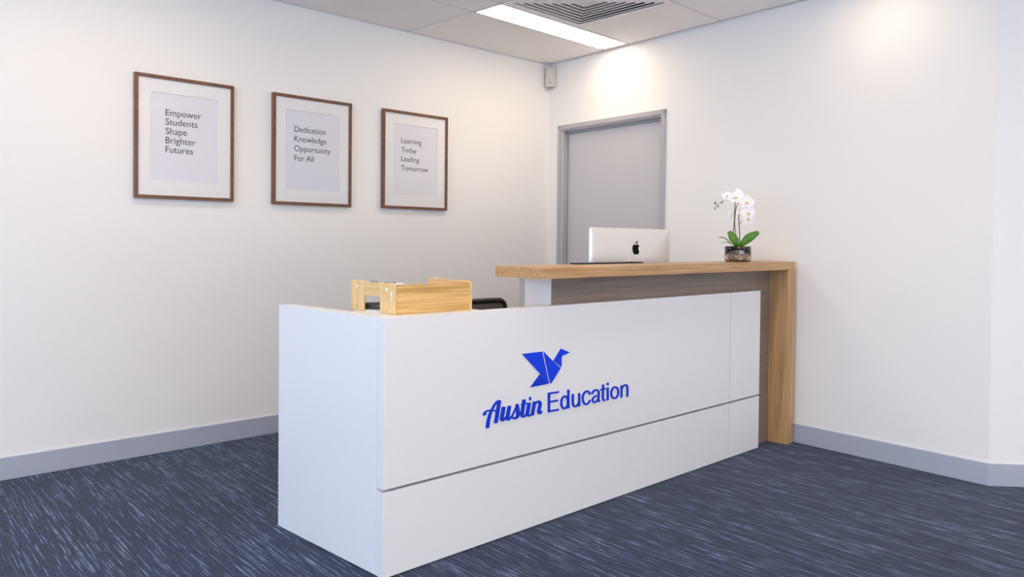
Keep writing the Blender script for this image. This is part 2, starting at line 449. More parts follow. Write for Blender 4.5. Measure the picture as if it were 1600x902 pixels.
# local -y faces the camera
MB().box((-.039,-.016,-.078),(.039,.018,.078)).build('housing', SENS, sn, bevel=.004)
MB().box((-.028,-.019,-.01),(.028,-.016,.06)).build('lens_cover', SENS, sn, bevel=.001)
for x in (-.012, .010):
    MB().box((x-.003,-.0185,-.050),(x+.003,-.016,-.040)).build('indicator', SEAM, sn)
MB().box((-.02,-.012,-.088),(.014,.010,-.078)).build('cable_entry', GREYP, sn)
MB().box((-.012,.018,-.05),(.012,.040,.05)).build('bracket', SENS, sn)

# ------------------------------------------------------------------ door
dr = empty('door_1', (0,0,0), WA); tag(dr, kind='structure')
# local: x into the wall, y along the wall
fr = []
def jamb(y0, y1, face):
    """pressed metal jamb: face outside, stepped rebates inside; y0 outer, y1 inner"""
    s = 1 if y1 > y0 else -1
    m = MB(); 
    def bb(ya, yb, x0, x1, z1): m.box((x0, min(ya,yb), 0), (x1, max(ya,yb), z1))
    bb(y0, y0+s*.034, -.014, .001, DT+.036-.0)
    bb(y0+s*.034, y0+s*.042, -.008, .001, DT+.028)
    bb(y0+s*.030, y1+s*.001, .001, .05, DT)
    bb(y1+s*.001, y1+s*.014, .052, .11, DT)
    return m
jamb(-.120, D0-.004, 1).build('door_jamb', DFRAME, dr, bevel=.0015)
jamb(-1.197, D1+.004, 1).build('door_jamb', DFRAME, dr, bevel=.0015)
h_ = MB()
h_.box((-.014, -1.197, DT+.003), (.001, -.120, DT+.037)); h_.box((-.008, -1.163, DT-.005), (.001, -.154, DT+.003))
h_.box((.001, D1, DT-.012), (.05, D0, DT-.0005)); h_.box((.052, D1+.01, DT-.026), (.11, D0-.01, DT-.0005))
h_.build('door_head', DFRAME, dr, bevel=.0015)
MB().box((.052, D1+.019, .008), (.09, D0-.019, DT-.029)).build('door_leaf', DOORM, dr, bevel=.002)
hd = MB().lathe([(0,0),(.026,0),(.026,.006),(0,.006)], (0,0,0)).build('door_handle', ALU, dr, loc=(.052, D1+.08, .98)); hd.rotation_euler = (0, rad(-90), 0)
MB().tube([(0,0,.0),(0,0,.05),(0,.02,.055),(0,.11,.055)], .009).build('lever', ALU, hd)

# ------------------------------------------------------------------ reception desk
BX, BY, DR = -2.9086, -2.2138, .0342
DZ, HZ, HB, PT = .9024, 1.0653, 1.0203, .041
desk = empty('reception_desk', (BX, BY, 0), DR)
tag(desk, 'long white panelled reception desk with blue bird sign and raised oak counter', 'desk')
def db(name, a, b, mat, bevel=.0012, parent=None, **kw):
    return MB().box(a, b).build(name, mat, parent or desk, bevel=bevel, **kw)
G1, GB = 2.2285, .304
db('front_panel', (0,0,GB+.006), (G1-.0022,PT,DZ), LAM)
db('front_panel', (G1+.0022,0,GB+.006), (2.5457,PT,DZ), LAM)
db('front_panel', (0,0,.004), (G1-.0022,PT,GB-.004), LAM)
db('front_panel', (G1+.0022,0,.004), (2.5457,PT,GB-.004), LAM)
db('joint_backing', (.03,PT-.012,.01), (2.52,PT+.001,DZ-.03), SEAM, 0)
def side_pt(v): return (-.037*(v-PT)/(.70-PT) if v > PT else 0, v)
MB().prism([(0,PT+.0015), (.060,PT+.0015), (.028,.70), (-.037,.70)], .004, DZ).build('end_panel', LAM, desk, bevel=.0012)
# short deck at the corner carrying the tray
MB().prism([(.0605,PT+.0015),(.47,PT+.0015),(.47,.36),(.10,.36),(.0605,.27)], DZ-.03, DZ).build('corner_deck', LAM, desk, bevel=.0012)
db('deck_support', (.44,PT+.002,.73), (.465,.385,DZ-.03), LAM)
db('worktop', (.062,PT+.002,.70), (2.715,.66,.725), LAM)
db('inner_end_panel', (2.69,.24,.004), (2.715,.66,.70), LAM)
# recessed upstand
db('upstand_panel', (.8635,PT+.001,.004), (2.7255,PT+.016,HB), TAUPE)
db('upstand_end', (.862,PT+.001,.726), (.880,.2000,HB), LAM)
db('upstand_back', (.862,.2015,.726), (2.7255,.2330,HB-.004), DFRAME)
# oak counter: inverted L
db('counter_top', (.691,-.0755,HB), (2.806,.2035,HZ), OAK_X, .001)
db('counter_leg', (2.727,-.0755,.002), (2.806,.2035,HB-.0004), OAK_Z, .001)
# shelf edge below the corner deck is out of view

# --- bird emblem and lettering
SCRIPT_WORD = [["A",[[[[0.5344,0.5474],[0.5283,0.5194],[0.5222,0.4911],[0.5157,0.4627]],[4.81,5.36,5.5,5.5]],[[[0.5396,0.5467],[0.5279,0.5473],[0.5153,0.541],[0.5029,0.5282],[0.4899,0.5105],[0.4811,0.4888],[0.4755,0.4693],[0.473,0.4502]],[1.51,2.75,3.3,3.44,3.85,4.68,5.23,5.09]],[[[0.4584,0.5024],[0.4574,0.5093],[0.4645,0.5147],[0.4758,0.5171],[0.4905,0.516],[0.5054,0.5131],[0.5181,0.508]],[5.5,3.85,2.75,2.34,2.2,2.34,2.48]]]],["u",[[[[0.5577,0.5201],[0.5532,0.5003],[0.5484,0.4803],[0.5482,0.4717],[0.5546,0.4681],[0.5639,0.4728],[0.5733,0.48]],[5.5,5.64,5.78,5.36,4.13,3.03,2.34]],[[[0.5879,0.5196],[0.5834,0.4994],[0.5785,0.4792],[0.5772,0.4707],[0.5841,0.4662],[0.5948,0.4715],[0.6006,0.4776]],[5.23,5.5,5.64,5.36,3.44,2.48,2.06]]]],["s",[[[[0.5924,0.4684],[0.6054,0.4804],[0.6172,0.4979],[0.6278,0.5157]],[2.34,2.48,2.48,2.34]],[[[0.6289,0.5208],[0.6308,0.5065],[0.6349,0.4901],[0.6356,0.4777],[0.6285,0.4682],[0.6152,0.4658],[0.6043,0.4718]],[4.26,5.5,5.78,5.78,4.95,3.3,2.75]]]],["t",[[[[0.6686,0.5339],[0.6649,0.514],[0.661,0.4933],[0.6581,0.4743],[0.6614,0.4667],[0.6713,0.4652],[0.6811,0.4727]],[5.23,5.5,5.5,5.64,4.13,3.16,2.34]],[[[0.6521,0.5158],[0.6669,0.5159],[0.6837,0.516]],[2.48,2.48,2.2]]]],["i",[[[[0.6976,0.517],[0.6939,0.4993],[0.6885,0.4787],[0.6868,0.4709],[0.6924,0.4656],[0.7049,0.4655],[0.7149,0.4712]],[5.5,5.5,5.64,5.36,4.13,3.16,2.34]]]],["i dot",[[[[0.6977,0.5327],[0.7027,0.5329],[0.7077,0.5331]],[5.78,6.46,5.78]]]],["n",[[[[0.7283,0.5174],[0.7245,0.5003],[0.7202,0.483],[0.7157,0.4621]],[5.5,5.5,5.5,5.36]],[[[0.73,0.5049],[0.7396,0.5126],[0.751,0.5143],[0.7596,0.5077],[0.7597,0.4971],[0.7558,0.485],[0.7529,0.4746],[0.7551,0.4671],[0.7638,0.4649],[0.7722,0.4736]],[2.48,3.16,4.13,5.23,5.23,5.23,5.23,4.54,2.89,1.79]]]]]
BLOCK_WORD = [["E",[[[[0.812,0.5401],[0.8126,0.5009],[0.8132,0.4619]],[3.37,3.37,3.37]],[[[0.8053,0.5398],[0.8389,0.5387],[0.8716,0.538]],[2.85,2.85,2.85]],[[[0.8126,0.5044],[0.8395,0.5037],[0.8674,0.5032]],[2.85,2.85,2.85]],[[[0.8065,0.4652],[0.8401,0.4645],[0.8721,0.4638]],[2.85,2.85,2.85]]]],["d",[[[[0.931,0.5401],[0.9317,0.4975],[0.9323,0.4604]],[3.2,3.2,3.2]],[[[0.9294,0.4891],[0.9275,0.4779],[0.9218,0.469],[0.9134,0.4641],[0.9041,0.4642],[0.8957,0.4693],[0.8898,0.4783],[0.8876,0.4894],[0.8894,0.5005],[0.895,0.5094],[0.9033,0.5144],[0.9126,0.5143],[0.9211,0.5093],[0.9271,0.5003],[0.9294,0.4891]],[3.02,3.02,3.02,3.02,3.02,3.02,3.02,3.02,3.02,3.02,3.02,3.02,3.02,3.02,3.02]]]],["u",[[[[0.9597,0.5177],[0.9597,0.4937],[0.9607,0.4767],[0.967,0.4658],[0.9778,0.4623],[0.991,0.4665],[0.9994,0.4811]],[3.2,3.2,3.2,3.02,3.02,2.85,2.67]],[[[1.0003,0.5161],[1.0008,0.4881],[1.0013,0.4595]],[3.2,3.2,3.2]]]],["c",[[[[1.0726,0.5018],[1.0634,0.5135],[1.0496,0.5182],[1.035,0.514],[1.0253,0.5019],[1.0241,0.4862],[1.031,0.4706],[1.0451,0.4618],[1.0606,0.4646],[1.073,0.4771]],[3.02,3.02,3.02,3.02,3.02,3.02,3.02,3.02,3.02,3.02]]]],["a",[[[[1.0864,0.5012],[1.0926,0.5122],[1.1095,0.516],[1.1248,0.5111],[1.1308,0.5004],[1.1303,0.4855],[1.1298,0.4707],[1.1365,0.4603]],[3.02,3.02,3.02,3.02,3.02,3.02,3.02,3.02]],[[[1.129,0.4894],[1.1063,0.488],[1.0913,0.4813],[1.0904,0.4711],[1.1003,0.4628],[1.1162,0.4651],[1.1293,0.4769]],[2.85,2.85,2.85,2.85,2.85,2.85,2.85]]]],["t",[[[[1.1593,0.5342],[1.1595,0.5042],[1.1596,0.4766],[1.1641,0.464],[1.177,0.4622]],[3.2,3.2,3.2,3.02,2.85]],[[[1.1413,0.5125],[1.1594,0.5127],[1.1768,0.5128]],[2.67,2.67,2.67]]]],["i",[[[[1.1924,0.5164],[1.1929,0.4873],[1.1934,0.459]],[3.2,3.2,3.2]]]],["i dot",[[[[1.1919,0.5383],[1.192,0.534],[1.1921,0.5282]],[3.2,3.2,3.2]]]],["o",[[[[1.2681,0.4869],[1.2658,0.4758],[1.2589,0.467],[1.2488,0.4622],[1.2376,0.4623],[1.2275,0.4674],[1.2204,0.4763],[1.2177,0.4874],[1.22,0.4984],[1.2267,0.5072],[1.2367,0.512],[1.2479,0.512],[1.2581,0.507],[1.2653,0.4981],[1.2681,0.4869]],[3.02,3.02,3.02,3.02,3.02,3.02,3.02,3.02,3.02,3.02,3.02,3.02,3.02,3.02,3.02]]]],["n",[[[[1.2902,0.5136],[1.2908,0.4874],[1.2913,0.4585]],[3.2,3.2,3.2]],[[[1.291,0.4938],[1.3006,0.508],[1.3177,0.5129],[1.3302,0.5077],[1.3346,0.4947],[1.3349,0.4765],[1.3353,0.4563]],[2.67,2.85,3.02,3.2,3.2,3.2,3.2]]]]]
BIRD = [[[0.6552,0.7184],[0.7694,0.7178],[0.8113,0.582],[0.7588,0.6278]],[[0.7576,0.6258],[0.8107,0.5804],[0.703,0.5787]],[[0.7775,0.717],[0.8344,0.6713],[0.8816,0.6377],[0.8251,0.5795],[0.8188,0.5811]],[[0.8369,0.6723],[0.881,0.7188],[0.8873,0.6872],[0.8868,0.6407]],[[0.8822,0.72],[0.9385,0.6984],[0.8892,0.6879]]]
SU, SZ = 262.0, 389.0       # the pen of the lettering is wider than tall by this ratio
def ribbon(pts, wid, y0, y1, seg=5):
    P = catmull([(p[0]*SU, p[1]*SZ, w/2) for p, w in zip(pts, wid)], seg)
    n = len(P); A = []; B = []
    for i in range(n):
        a = P[max(i-1,0)]; b = P[min(i+1,n-1)]
        dx, dz = b[0]-a[0], b[1]-a[1]; l = math.hypot(dx, dz) or 1
        nx, nz = -dz/l, dx/l; w = P[i][2]
        A.append(((P[i][0]+nx*w)/SU, (P[i][1]+nz*w)/SZ)); B.append(((P[i][0]-nx*w)/SU, (P[i][1]-nz*w)/SZ))
    vs = [(x,y0,z) for x,z in A] + [(x,y0,z) for x,z in B] + [(x,y1,z) for x,z in A] + [(x,y1,z) for x,z in B]
    fs = []
    for i in range(n-1):
        fs += [(i,i+1,n+i+1,n+i), (2*n+i,3*n+i,3*n+i+1,2*n+i+1), (i,2*n+i,2*n+i+1,i+1), (n+i,n+i+1,3*n+i+1,3*n+i)]
    fs += [(0,n,3*n,2*n), (n-1,3*n-1,4*n-1,2*n-1)]
    return vs, fs
em = None
fac = [MB().slab([(x, z) for x, z in poly], (0,-.0002,0), (1,0,0), (0,0,1), (0,-1,0), .0035) for poly in BIRD]
em = fac[0].build('bird_emblem', BLUE, desk, bevel=.0006)
em['label'] = 'blue origami style bird emblem on the white front panel'
for i, f in enumerate(fac[1:]):
    f.build('bird_facet', BLUE2 if i in (0,) else BLUE, em, bevel=.0006)
def word(name, data, label, thin):
    root = None
    k = 0
    for ch, strokes in data:
        m = MB()
        for j, (pts, w) in enumerate(strokes):
            m.add(*ribbon(pts, [q*thin for q in w], -.0002, -.0045-.0001*j))
        if ch == 'i dot' and root is not None:
            o = m.build('letter_dot', BLUE2, root)
        elif root is None:
            o = root = m.build(name, BLUE2, desk); root['label'] = label
        else: o = m.build('letter', BLUE2, root)
        k += 1
word('script_lettering', SCRIPT_WORD, 'bold blue script lettering, first word of the desk sign', .86)
word('block_lettering', BLOCK_WORD, 'blue sans serif lettering, second word of the desk sign', .97)

# ------------------------------------------------------------------ all-in-one computer
def DW(u, v, z=0):
    c, s = math.cos(DR), math.sin(DR); return (BX+u*c-v*s, BY+u*s+v*c, z)
pc = empty('desktop_computer', DW(1.695, .262, .725), DR)
tag(pc, 'silver all-in-one computer seen from behind over the oak counter', 'computer')
CW, CH0, CH1 = .333, .045, .5175
def rr(w, z0, z1, r, n=6):
    pts = []
    for cx_, cz_, a0 in ((w-r,z1-r,0),(-w+r,z1-r,90),(-w+r,z0+r,180),(w-r,z0+r,270)):
        for i in range(n+1):
            a = rad(a0+90*i/n); pts.append((cx_+r*math.cos(a), cz_+r*math.sin(a)))
    return pts
m = MB(); rings = []
cz = (CH0+CH1)/2
for k, (sc, y) in enumerate([(1,.006),(1,0),(.985,-.004),(.95,-.0075),(.88,-.0125),(.75,-.0175),(.5,-.0215),(.25,-.0235)]):
    rings.append([(x*sc, y, cz+(z-cz)*sc) for x, z in rr(CW, CH0, CH1, .016)])
n = len(rings[0]); vs = [v for r in rings for v in r]; fs = []
for i in range(len(rings)-1):
    for q in range(n): fs.append((i*n+q, i*n+(q+1)%n, (i+1)*n+(q+1)%n, (i+1)*n+q))
fs += [tuple(range(n)), tuple(range((len(rings)-1)*n, len(rings)*n))[::-1]]
m.add(vs, fs, True); m.build('shell', ALU, pc)
MB().slab(rr(CW-.004, CH0+.004, CH1-.004, .013), (0,.0062,0), (1,0,0), (0,0,1), (0,1,0), .002).build('screen', SCREEN, pc)
# black emblem: bitten fruit with leaf
body = [(0,.30),(.10,.345),(.22,.36),(.34,.30),(.405,.235),(.33,.16),(.285,.04),(.30,-.09),(.37,-.19),(.43,-.225),(.37,-.36),(.27,-.48),(.18,-.51),(.09,-.475),(0,-.455),(-.09,-.475),(-.19,-.51),(-.30,-.42),(-.40,-.24),(-.455,-.03),(-.43,.17),(-.33,.31),(-.20,.355),(-.10,.33)]
bp_ = catmull(body+[body[0]], 4)[:-1]
LS = .0605
eb = MB().slab([(x*LS*.98, z*LS) for x, z in bp_], (.006,-.0238,.4125), (1,0,0), (0,0,1), (0,-1,0), .0008).build('shell_emblem', EMBL, pc)
leaf = catmull([(-.01,.41),(.01,.52),(.09,.63),(.20,.66),(.18,.53),(.10,.44),(-.01,.41)], 4)[:-1]
MB().slab([(x*LS, z*LS) for x, z in leaf], (.006,-.0238,.4125), (1,0,0), (0,0,1), (0,-1,0), .0008).build('emblem_leaf', EMBL, eb)
MB().box((-.09,-.026,.06),(.09,-.0236,.30)).box((-.09,-.0250,0),(.09,-.022,.1)).build('stand_arm', ALU, pc)
MB().box((-.10,-.025,0),(.10,.16,.006)).build('stand_foot', ALU, pc, bevel=.002)

fo = MB().box((0,0,0),(.50,.045,.007)).build('desk_pad', BLACK, None, bevel=.0015, loc=DW(1.155,.157,HZ)); fo.rotation_euler = (0,0,DR)
tag(fo, 'thin black pad lying flat at the back edge of the oak counter', 'pad')
pn = MB().tube([(0,0,0),(.03,0,0)], .004).build('metal_clip', ALU, None, loc=DW(1.55,.17,HZ+.0112)); pn.rotation_euler=(0,0,DR)
tag(pn, 'tiny silver clip lying on the thin black pad', 'clip')

# ------------------------------------------------------------------ pine organiser on the corner deck
tr = empty('wooden_organiser', DW(.086,.068,DZ), DR)
tag(tr, 'open pine wood desk organiser with notched end on the white desk top', 'organiser')
def tb(name, a, b, mat, bevel=.002, **kw): return MB().box(a, b).build(name, mat, tr, bevel=bevel, **kw)
tb('front_board', (.0125,0,0), (.352,.012,.1065), PINE_X)
tb('end_post', (0,0,0), (.012,.092,.113), PINE_Z, .003)
tb('end_post', (0,.204,0), (.012,.287,.113), PINE_Z, .003)
tb('end_rail', (.002,.0925,.060), (.012,.2035,.111), PINE_Y)
# right end board with rounded top corner
pts = [(0,0),(.272,0),(.272,.112)] + [(.018-.018*math.sin(rad(a)), .094+.018*math.cos(rad(a))) for a in range(0,91,15)]
MB().slab(pts, (.352,0,0), (0,1,0), (0,0,1), (1,0,0), .012).build('end_board', PINE_Y, tr, bevel=.002)
def disc(name, y, z, mat=WPLAS, r=.0065):
    o = MB().lathe([(0,.0025),(r*.5,.0028),(r*.9,.002),(r,0)], (0,0,0), 20).build(name, mat, tr, loc=(-.0002,y,z)); o.rotation_euler = (0,rad(-90),0); return o
disc('screw_cap', .245, .090); disc('screw_cap', .046, .088); disc('dowel_end', .245, .018, PINE_X, .005); disc('dowel_end', .046, .014, PINE_X, .005)
tb('latch_plate', (-.0022,.010,.062), (0,.018,.082), WPLAS, .001); tb('latch_plate', (-.0022,.011,.048), (0,.017,.056), WPLAS, .001)
tb('corner_cap', (.004,-.001,.1065), (.040,.013,.113), WPLAS, .002)
tb('top_clip', (.002,.035,.113), (.011,.070,.1165), GREYP, .001); tb('top_clip', (.002,.118,.111), (.011,.160,.1155), GREYP, .001)
tb('top_clip', (.002,.004,.113), (.011,.012,.119), GREYP, .001)
tb('top_clip', (.353,.205,.112), (.362,.230,.116), WPLAS, .001)
tb('inner_shelf', (.0125,.0125,0), (.3515,.272,.004), LAM, .0005)
tr.children[-1]['label'] = 'thin white base of the organiser'
st = empty('stapler', DW(.106,.300,DZ+.0042), DR+rad(-48)); tag(st, 'small black stapler inside the pine organiser seen through its notch', 'stapler')
MB().box((0,0,0),(.13,.030,.009)).build('base', BLACK, st, bevel=.003)
o = MB().box((0,.004,0),(.125,.030,.013)).build('arm', BLACK, st, bevel=.003, loc=(0,0,.0095)); o.rotation_euler=(0,rad(-3),0)
MB().box((.10,.006,.009),(.125,.028,.016)).build('hinge', ALU, st)

# ------------------------------------------------------------------ task chair behind the desk
ch = empty('task_chair', DW(1.285,.80,0), DR+rad(1.5))
tag(ch, 'black office chair with grey mesh back behind the white desk', 'chair')
CB, CWD, CT = .20, .215, .848
bk = [(-CWD,CB,.50),(-CWD,CB,.66),(-CWD+.004,CB,CT-.055),(-CWD+.03,CB,CT-.020),(-CWD+.07,CB,CT-.013),(0,CB,CT-.012),(CWD-.07,CB,CT-.013),(CWD-.03,CB,CT-.020),(CWD-.004,CB,CT-.055),(CWD,CB,.66),(CWD,CB,.50),(.12,CB,.47),(-.12,CB,.47),(-CWD,CB,.50)]
MB().tube(catmull(bk, 5), .0155, 12, cap=False).build('back_frame', BLACK, ch)
MB().box((-CWD+.005,CB-.004,.48),(CWD-.005,CB+.002,CT-.022)).build('back_mesh', MESHG, ch)
MB().tube(catmull([(0,CB+.01,.60),(0,CB+.035,.50),(0,CB+.0,.41),(0,-.02,.40)], 5), .018).build('back_support', BLACK, ch)
MB().prism(rr(.235,-.24,.21,.06), .425, .475).build('seat', BLACK, ch, bevel=.015)
MB().tube([(0,-.02,.12),(0,-.02,.28)], .026).tube([(0,-.02,.28),(0,-.02,.43)], .016).build('gas_lift', BLACK, ch)
MB().lathe([(0,.07),(.04,.07),(.045,.10),(.035,.14),(0,.14)], (0,-.02,0), 20).build('base_hub', BLACK, ch)
for k in range(5):
    a = 2*PI*k/5+.3; x, y = math.cos(a), math.sin(a)
    lg = MB().tube([(.03*x,-.02+.03*y,.105),(.29*x,-.02+.29*y,.075)], [.020,.013]).build('base_leg', BLACK, ch)
    cs = MB()
    for s in (-.012, .012):
        n0 = len(cs.v); cs.tube([(.29*x-y*(s-.006),-.02+.29*y+x*(s-.006),.029),(.29*x-y*(s+.006),-.02+.29*y+x*(s+.006),.029)], .028, 16)
    cs.tube([(.29*x,-.02+.29*y,.03),(.29*x,-.02+.29*y,.08)], .006, 8)
    cs.build('caster', BLACK, lg)

# ------------------------------------------------------------------ potted orchid
P0 = (-.468, -2.041)
orc = empty('potted_orchid', (P0[0], P0[1], HZ), YAW-PI/2)
tag(orc, 'white orchid with green leaves in a clear glass bowl on the oak counter', 'plant')
# local: x right, y away, z up
bowl_o = [(0,0),(.062,0),(.068,.0025),(.0712,.009),(.0725,.022),(.0725,.0875)]
bowl_i = [(.0700,.0875),(.0698,.024),(.0682,.011),(.064,.0055),(.05,.005),(0,.006)]
MB().lathe(bowl_o+bowl_i, (0,0,0), 40).build('glass_bowl', GLASS, orc, loc=(0,0,.0004))
sm = MB().lathe([(0,.042),(.066,.042),(.0685,.05),(.0685,.078),(.062,.083),(.03,.085),(0,.084)], (0,0,0), 36).build('potting_mix', SOIL, orc)
chip0 = None
rnd = random.Random(5)
for lay in range(3):
    for k in range(14):
        a = 2*PI*(k+.5*(lay%2))/14 + rnd.uniform(-.1,.1); rr_ = .054 if lay else .050
        z = .0135+lay*.0125
        if chip0 is None:
            chip0 = MB().ball((0,0,0), .0105, 10, (1.35,.75,.55)).build('bark_chip', BARK, orc); c = chip0
        else: c = share(chip0, 'bark_chip', parent=orc)
        c.location = (rr_*math.cos(a), rr_*math.sin(a), z); c.rotation_euler = (rnd.uniform(-.6,.6), rnd.uniform(-.5,.5), a+PI/2+rnd.uniform(-.4,.4))
        c.scale = (rnd.uniform(.85,1.2),)*3
MB().tube([(-.030,-.056,.018),(-.012,-.0615,.030),(.008,-.0605,.039)], [.006,.0085,.005], 10).build('driftwood', BARK, orc)
MB().ball((-.002,-.054,.0165), .010, 12, (1.3,.8,.9)).build('pebble', PEBB, orc)
MB().ball((.018,-.0625,.0385), .0032, 8).build('pebble', PEBB, orc)
MB().ball((.025,-.0605,.041), .003, 8).build('pebble', PEBB, orc)
MB().box((-.013,-.0685,.045),(.014,-.0665,.079)).build('plant_tag', PAPER, orc)
def leaf_mesh(path, widths, twist=0, thick=.0012, nrm=(0,-1,0)):
    """path points; blade spreads across nrm x tangent"""
    P = catmull([(*p, w) for p, w in zip(path, widths)], 6)
    m = MB(); vs = []; n = len(P); C = 5
    for i, p in enumerate(P):
        a = Vector(P[max(i-1,0)][:3]); b = Vector(P[min(i+1,n-1)][:3]); t = (b-a).normalized()
        nn = Vector(nrm); s = t.cross(nn).normalized(); up_ = s.cross(t).normalized()
        for j in range(C):
            q = (j-(C-1)/2)/((C-1)/2)
            c = Vector(p[:3]) + s*q*max(p[3],.0004) + up_*(-abs(q)*abs(q)*.12+.06)*p[3]*1.2
            vs.append(c)
    k = len(vs); vs2 = [v+Vector(nrm)*-thick for v in vs]
    fs = []
    for i in range(n-1):
        for j in range(C-1):
            a = i*C+j; fs += [(a,a+1,a+C+1,a+C), (k+a,k+a+C,k+a+C+1,k+a+1)]
    for i in range(n-1):
        for j in (0, C-1): a = i*C+j; fs.append((a,a+C,k+a+C,k+a))
    m.add(vs+vs2, fs, True); return m
lf = [([(.012,0,.085),(.028,-.012,.108),(.060,-.022,.140),(.108,-.03,.169)], [.008,.0175,.024,.010], LEAFM, (.1,-.9,.3)),
      ([(.004,0,.083),(-.010,-.016,.104),(-.034,-.022,.136),(-.059,-.022,.172)], [.010,.0185,.0235,.011], LEAFM, (-.2,-.9,.25)),
      ([(.006,-.01,.082),(.000,-.022,.098),(-.006,-.026,.112),(-.013,-.024,.128)], [.006,.012,.011,.002], LEAFM, (0,-1,.1)),
      ([(-.012,.005,.088),(-.045,.0,.108),(-.075,.0,.135),(-.112,-.01,.139)], [.003,.005,.005,.004], LEAFP, (0,-.6,.8)),
      ([(-.015,-.01,.085),(-.048,-.02,.104),(-.080,-.025,.111),(-.104,-.025,.104)], [.004,.0035,.003,.0015], LEAFP, (0,-.5,.85)),
      ([(.010,-.005,.084),(.022,-.012,.093),(.034,-.016,.098),(.045,-.02,.103)], [.008,.010,.007,.001], LEAFM, (0,-.6,.8))]
for path, wd, mt, nr in lf: leaf_mesh(path, wd, nrm=Vector(nr).normalized()).build('leaf', mt, orc)
stems = [([(-.018,0,.083),(-.026,.0,.165),(-.022,.002,.235),(-.021,0,.29),(-.022,-.004,.33),(-.035,-.01,.365),(-.07,-.012,.362),(-.09,-.012,.345),(-.116,-.012,.329),(-.137,-.012,.300)], [.0028,.0028,.0028,.0027,.0026,.0018,.0015,.0013,.0012,.0010]),
         ([(-.006,.0,.083),(-.014,.003,.165),(-.019,.004,.235),(-.010,.006,.31),(.012,.004,.345),(.045,-.0,.335),(.070,-.0,.30),(.068,0,.25)], [.0024,.0024,.0024,.0022,.0018,.0015,.0013,.0011]),
         ([(.008,-.004,.083),(.008,-.004,.15),(.004,-.002,.215),(.002,0,.265),(.006,.004,.30)], [.0032,.0030,.0028,.0024,.0018]),
         ([(.005,-.003,.215),(.014,-.006,.222),(.019,-.007,.234)], [.0018,.0016,.0014])]
for pth, rd in stems:
    q = catmull([(*p, r_) for p, r_ in zip(pth, rd)], 6)
    MB().tube([v[:3] for v in q], [v[3] for v in q], 8).build('stem', STEMM, orc)
for x, z, r_ in ((-.136,.332,.0065),(-.137,.301,.0050),(-.119,.313,.0050),(-.098,.334,.0050)):
    MB().ball((0,0,0), r_, 10, (.85,.85,1.15)).build('bud', STEMM, orc, loc=(x,-.012,z))
MB().tube([(-.125,-.012,.318),(-.136,-.012,.331)], .0011, 6).build('stem', STEMM, orc)
# flowers
def petal_mb(L, W, cup):
    m = MB(); rows = 7; C = 5; vs = []
    for i in range(rows):
        t = i/(rows-1); w = W*(math.sin(PI*min(1,(t*.93+.05))**.8))**.75
        for j in range(C):
            q = (j-2)/2
            vs.append((w*q, -cup*math.sin(t*PI*.6)*L - .12*w*q*q, t*L))
    k = len(vs); vs2 = [(x, y+.0007, z) for x,y,z in vs]; fs = []
    for i in range(rows-1):
        for j in range(C-1):
            a = i*C+j; fs += [(a,a+1,a+C+1,a+C), (k+a,k+a+C,k+a+C+1,k+a+1)]
    return m.add(vs+vs2, fs, True)
pet = {}
def flower(x, y, z, size, rot=(0,0,0), yellow=True):
    """faces local -y; size = overall diameter"""
    c = MB().ball((0,-.003,0), .0045, 8, (1,1.3,1)).build('flower', YELL if yellow else PETAL, orc, loc=(x,y,z))
    c.rotation_euler = tuple(rad(a) for a in rot); s = size/.082; c.scale = (s,s,s)
    for a, L, W, cup in ((0,.040,.0135,.10),(72,.043,.0215,.06),(-72,.043,.0215,.06),(142,.038,.0125,.12),(-142,.038,.0125,.12)):
        key = (L, W, cup)
        if key not in pet:
            o = petal_mb(*key).build('petal', PETAL, c); pet[key] = o
        else: o = share(pet[key], 'petal', parent=c)
        o.rotation_euler = (0, rad(a), 0); o.location = (0, .001 if abs(a) in (0,142) else -.001, 0)
    if yellow:
        MB().ball((0,-.010,-.004), .0062, 8, (1.1,1,.75)).ball((-.006,-.009,-.001), .0035, 6).ball((.006,-.009,-.001), .0035, 6).build('lip', YELL, c)
        MB().ball((0,-.011,-.013), .0040, 8, (1,.8,1.4)).build('lip_tip', PETAL, c)
flower(-.070,-.020,.371,.062, (-12,5,-25))
flower(-.022,-.018,.362,.082, (-10,0,-12))
flower(.038,-.020,.336,.092, (0,8,8))
flower(.046,-.024,.275,.090, (5,-5,5))
flower(.053,-.012,.243,.072, (15,12,15))
flower(-.040,.006,.272,.060, (0,20,-140), False)
flower(.005,.004,.392,.055, (-30,40,0), False)
flower(.074,.004,.312,.062, (0,60,50), False)
flower(.036,.006,.368,.045, (-40,0,10), True)
flower(-.008,.006,.283,.045, (30,30,150), False)

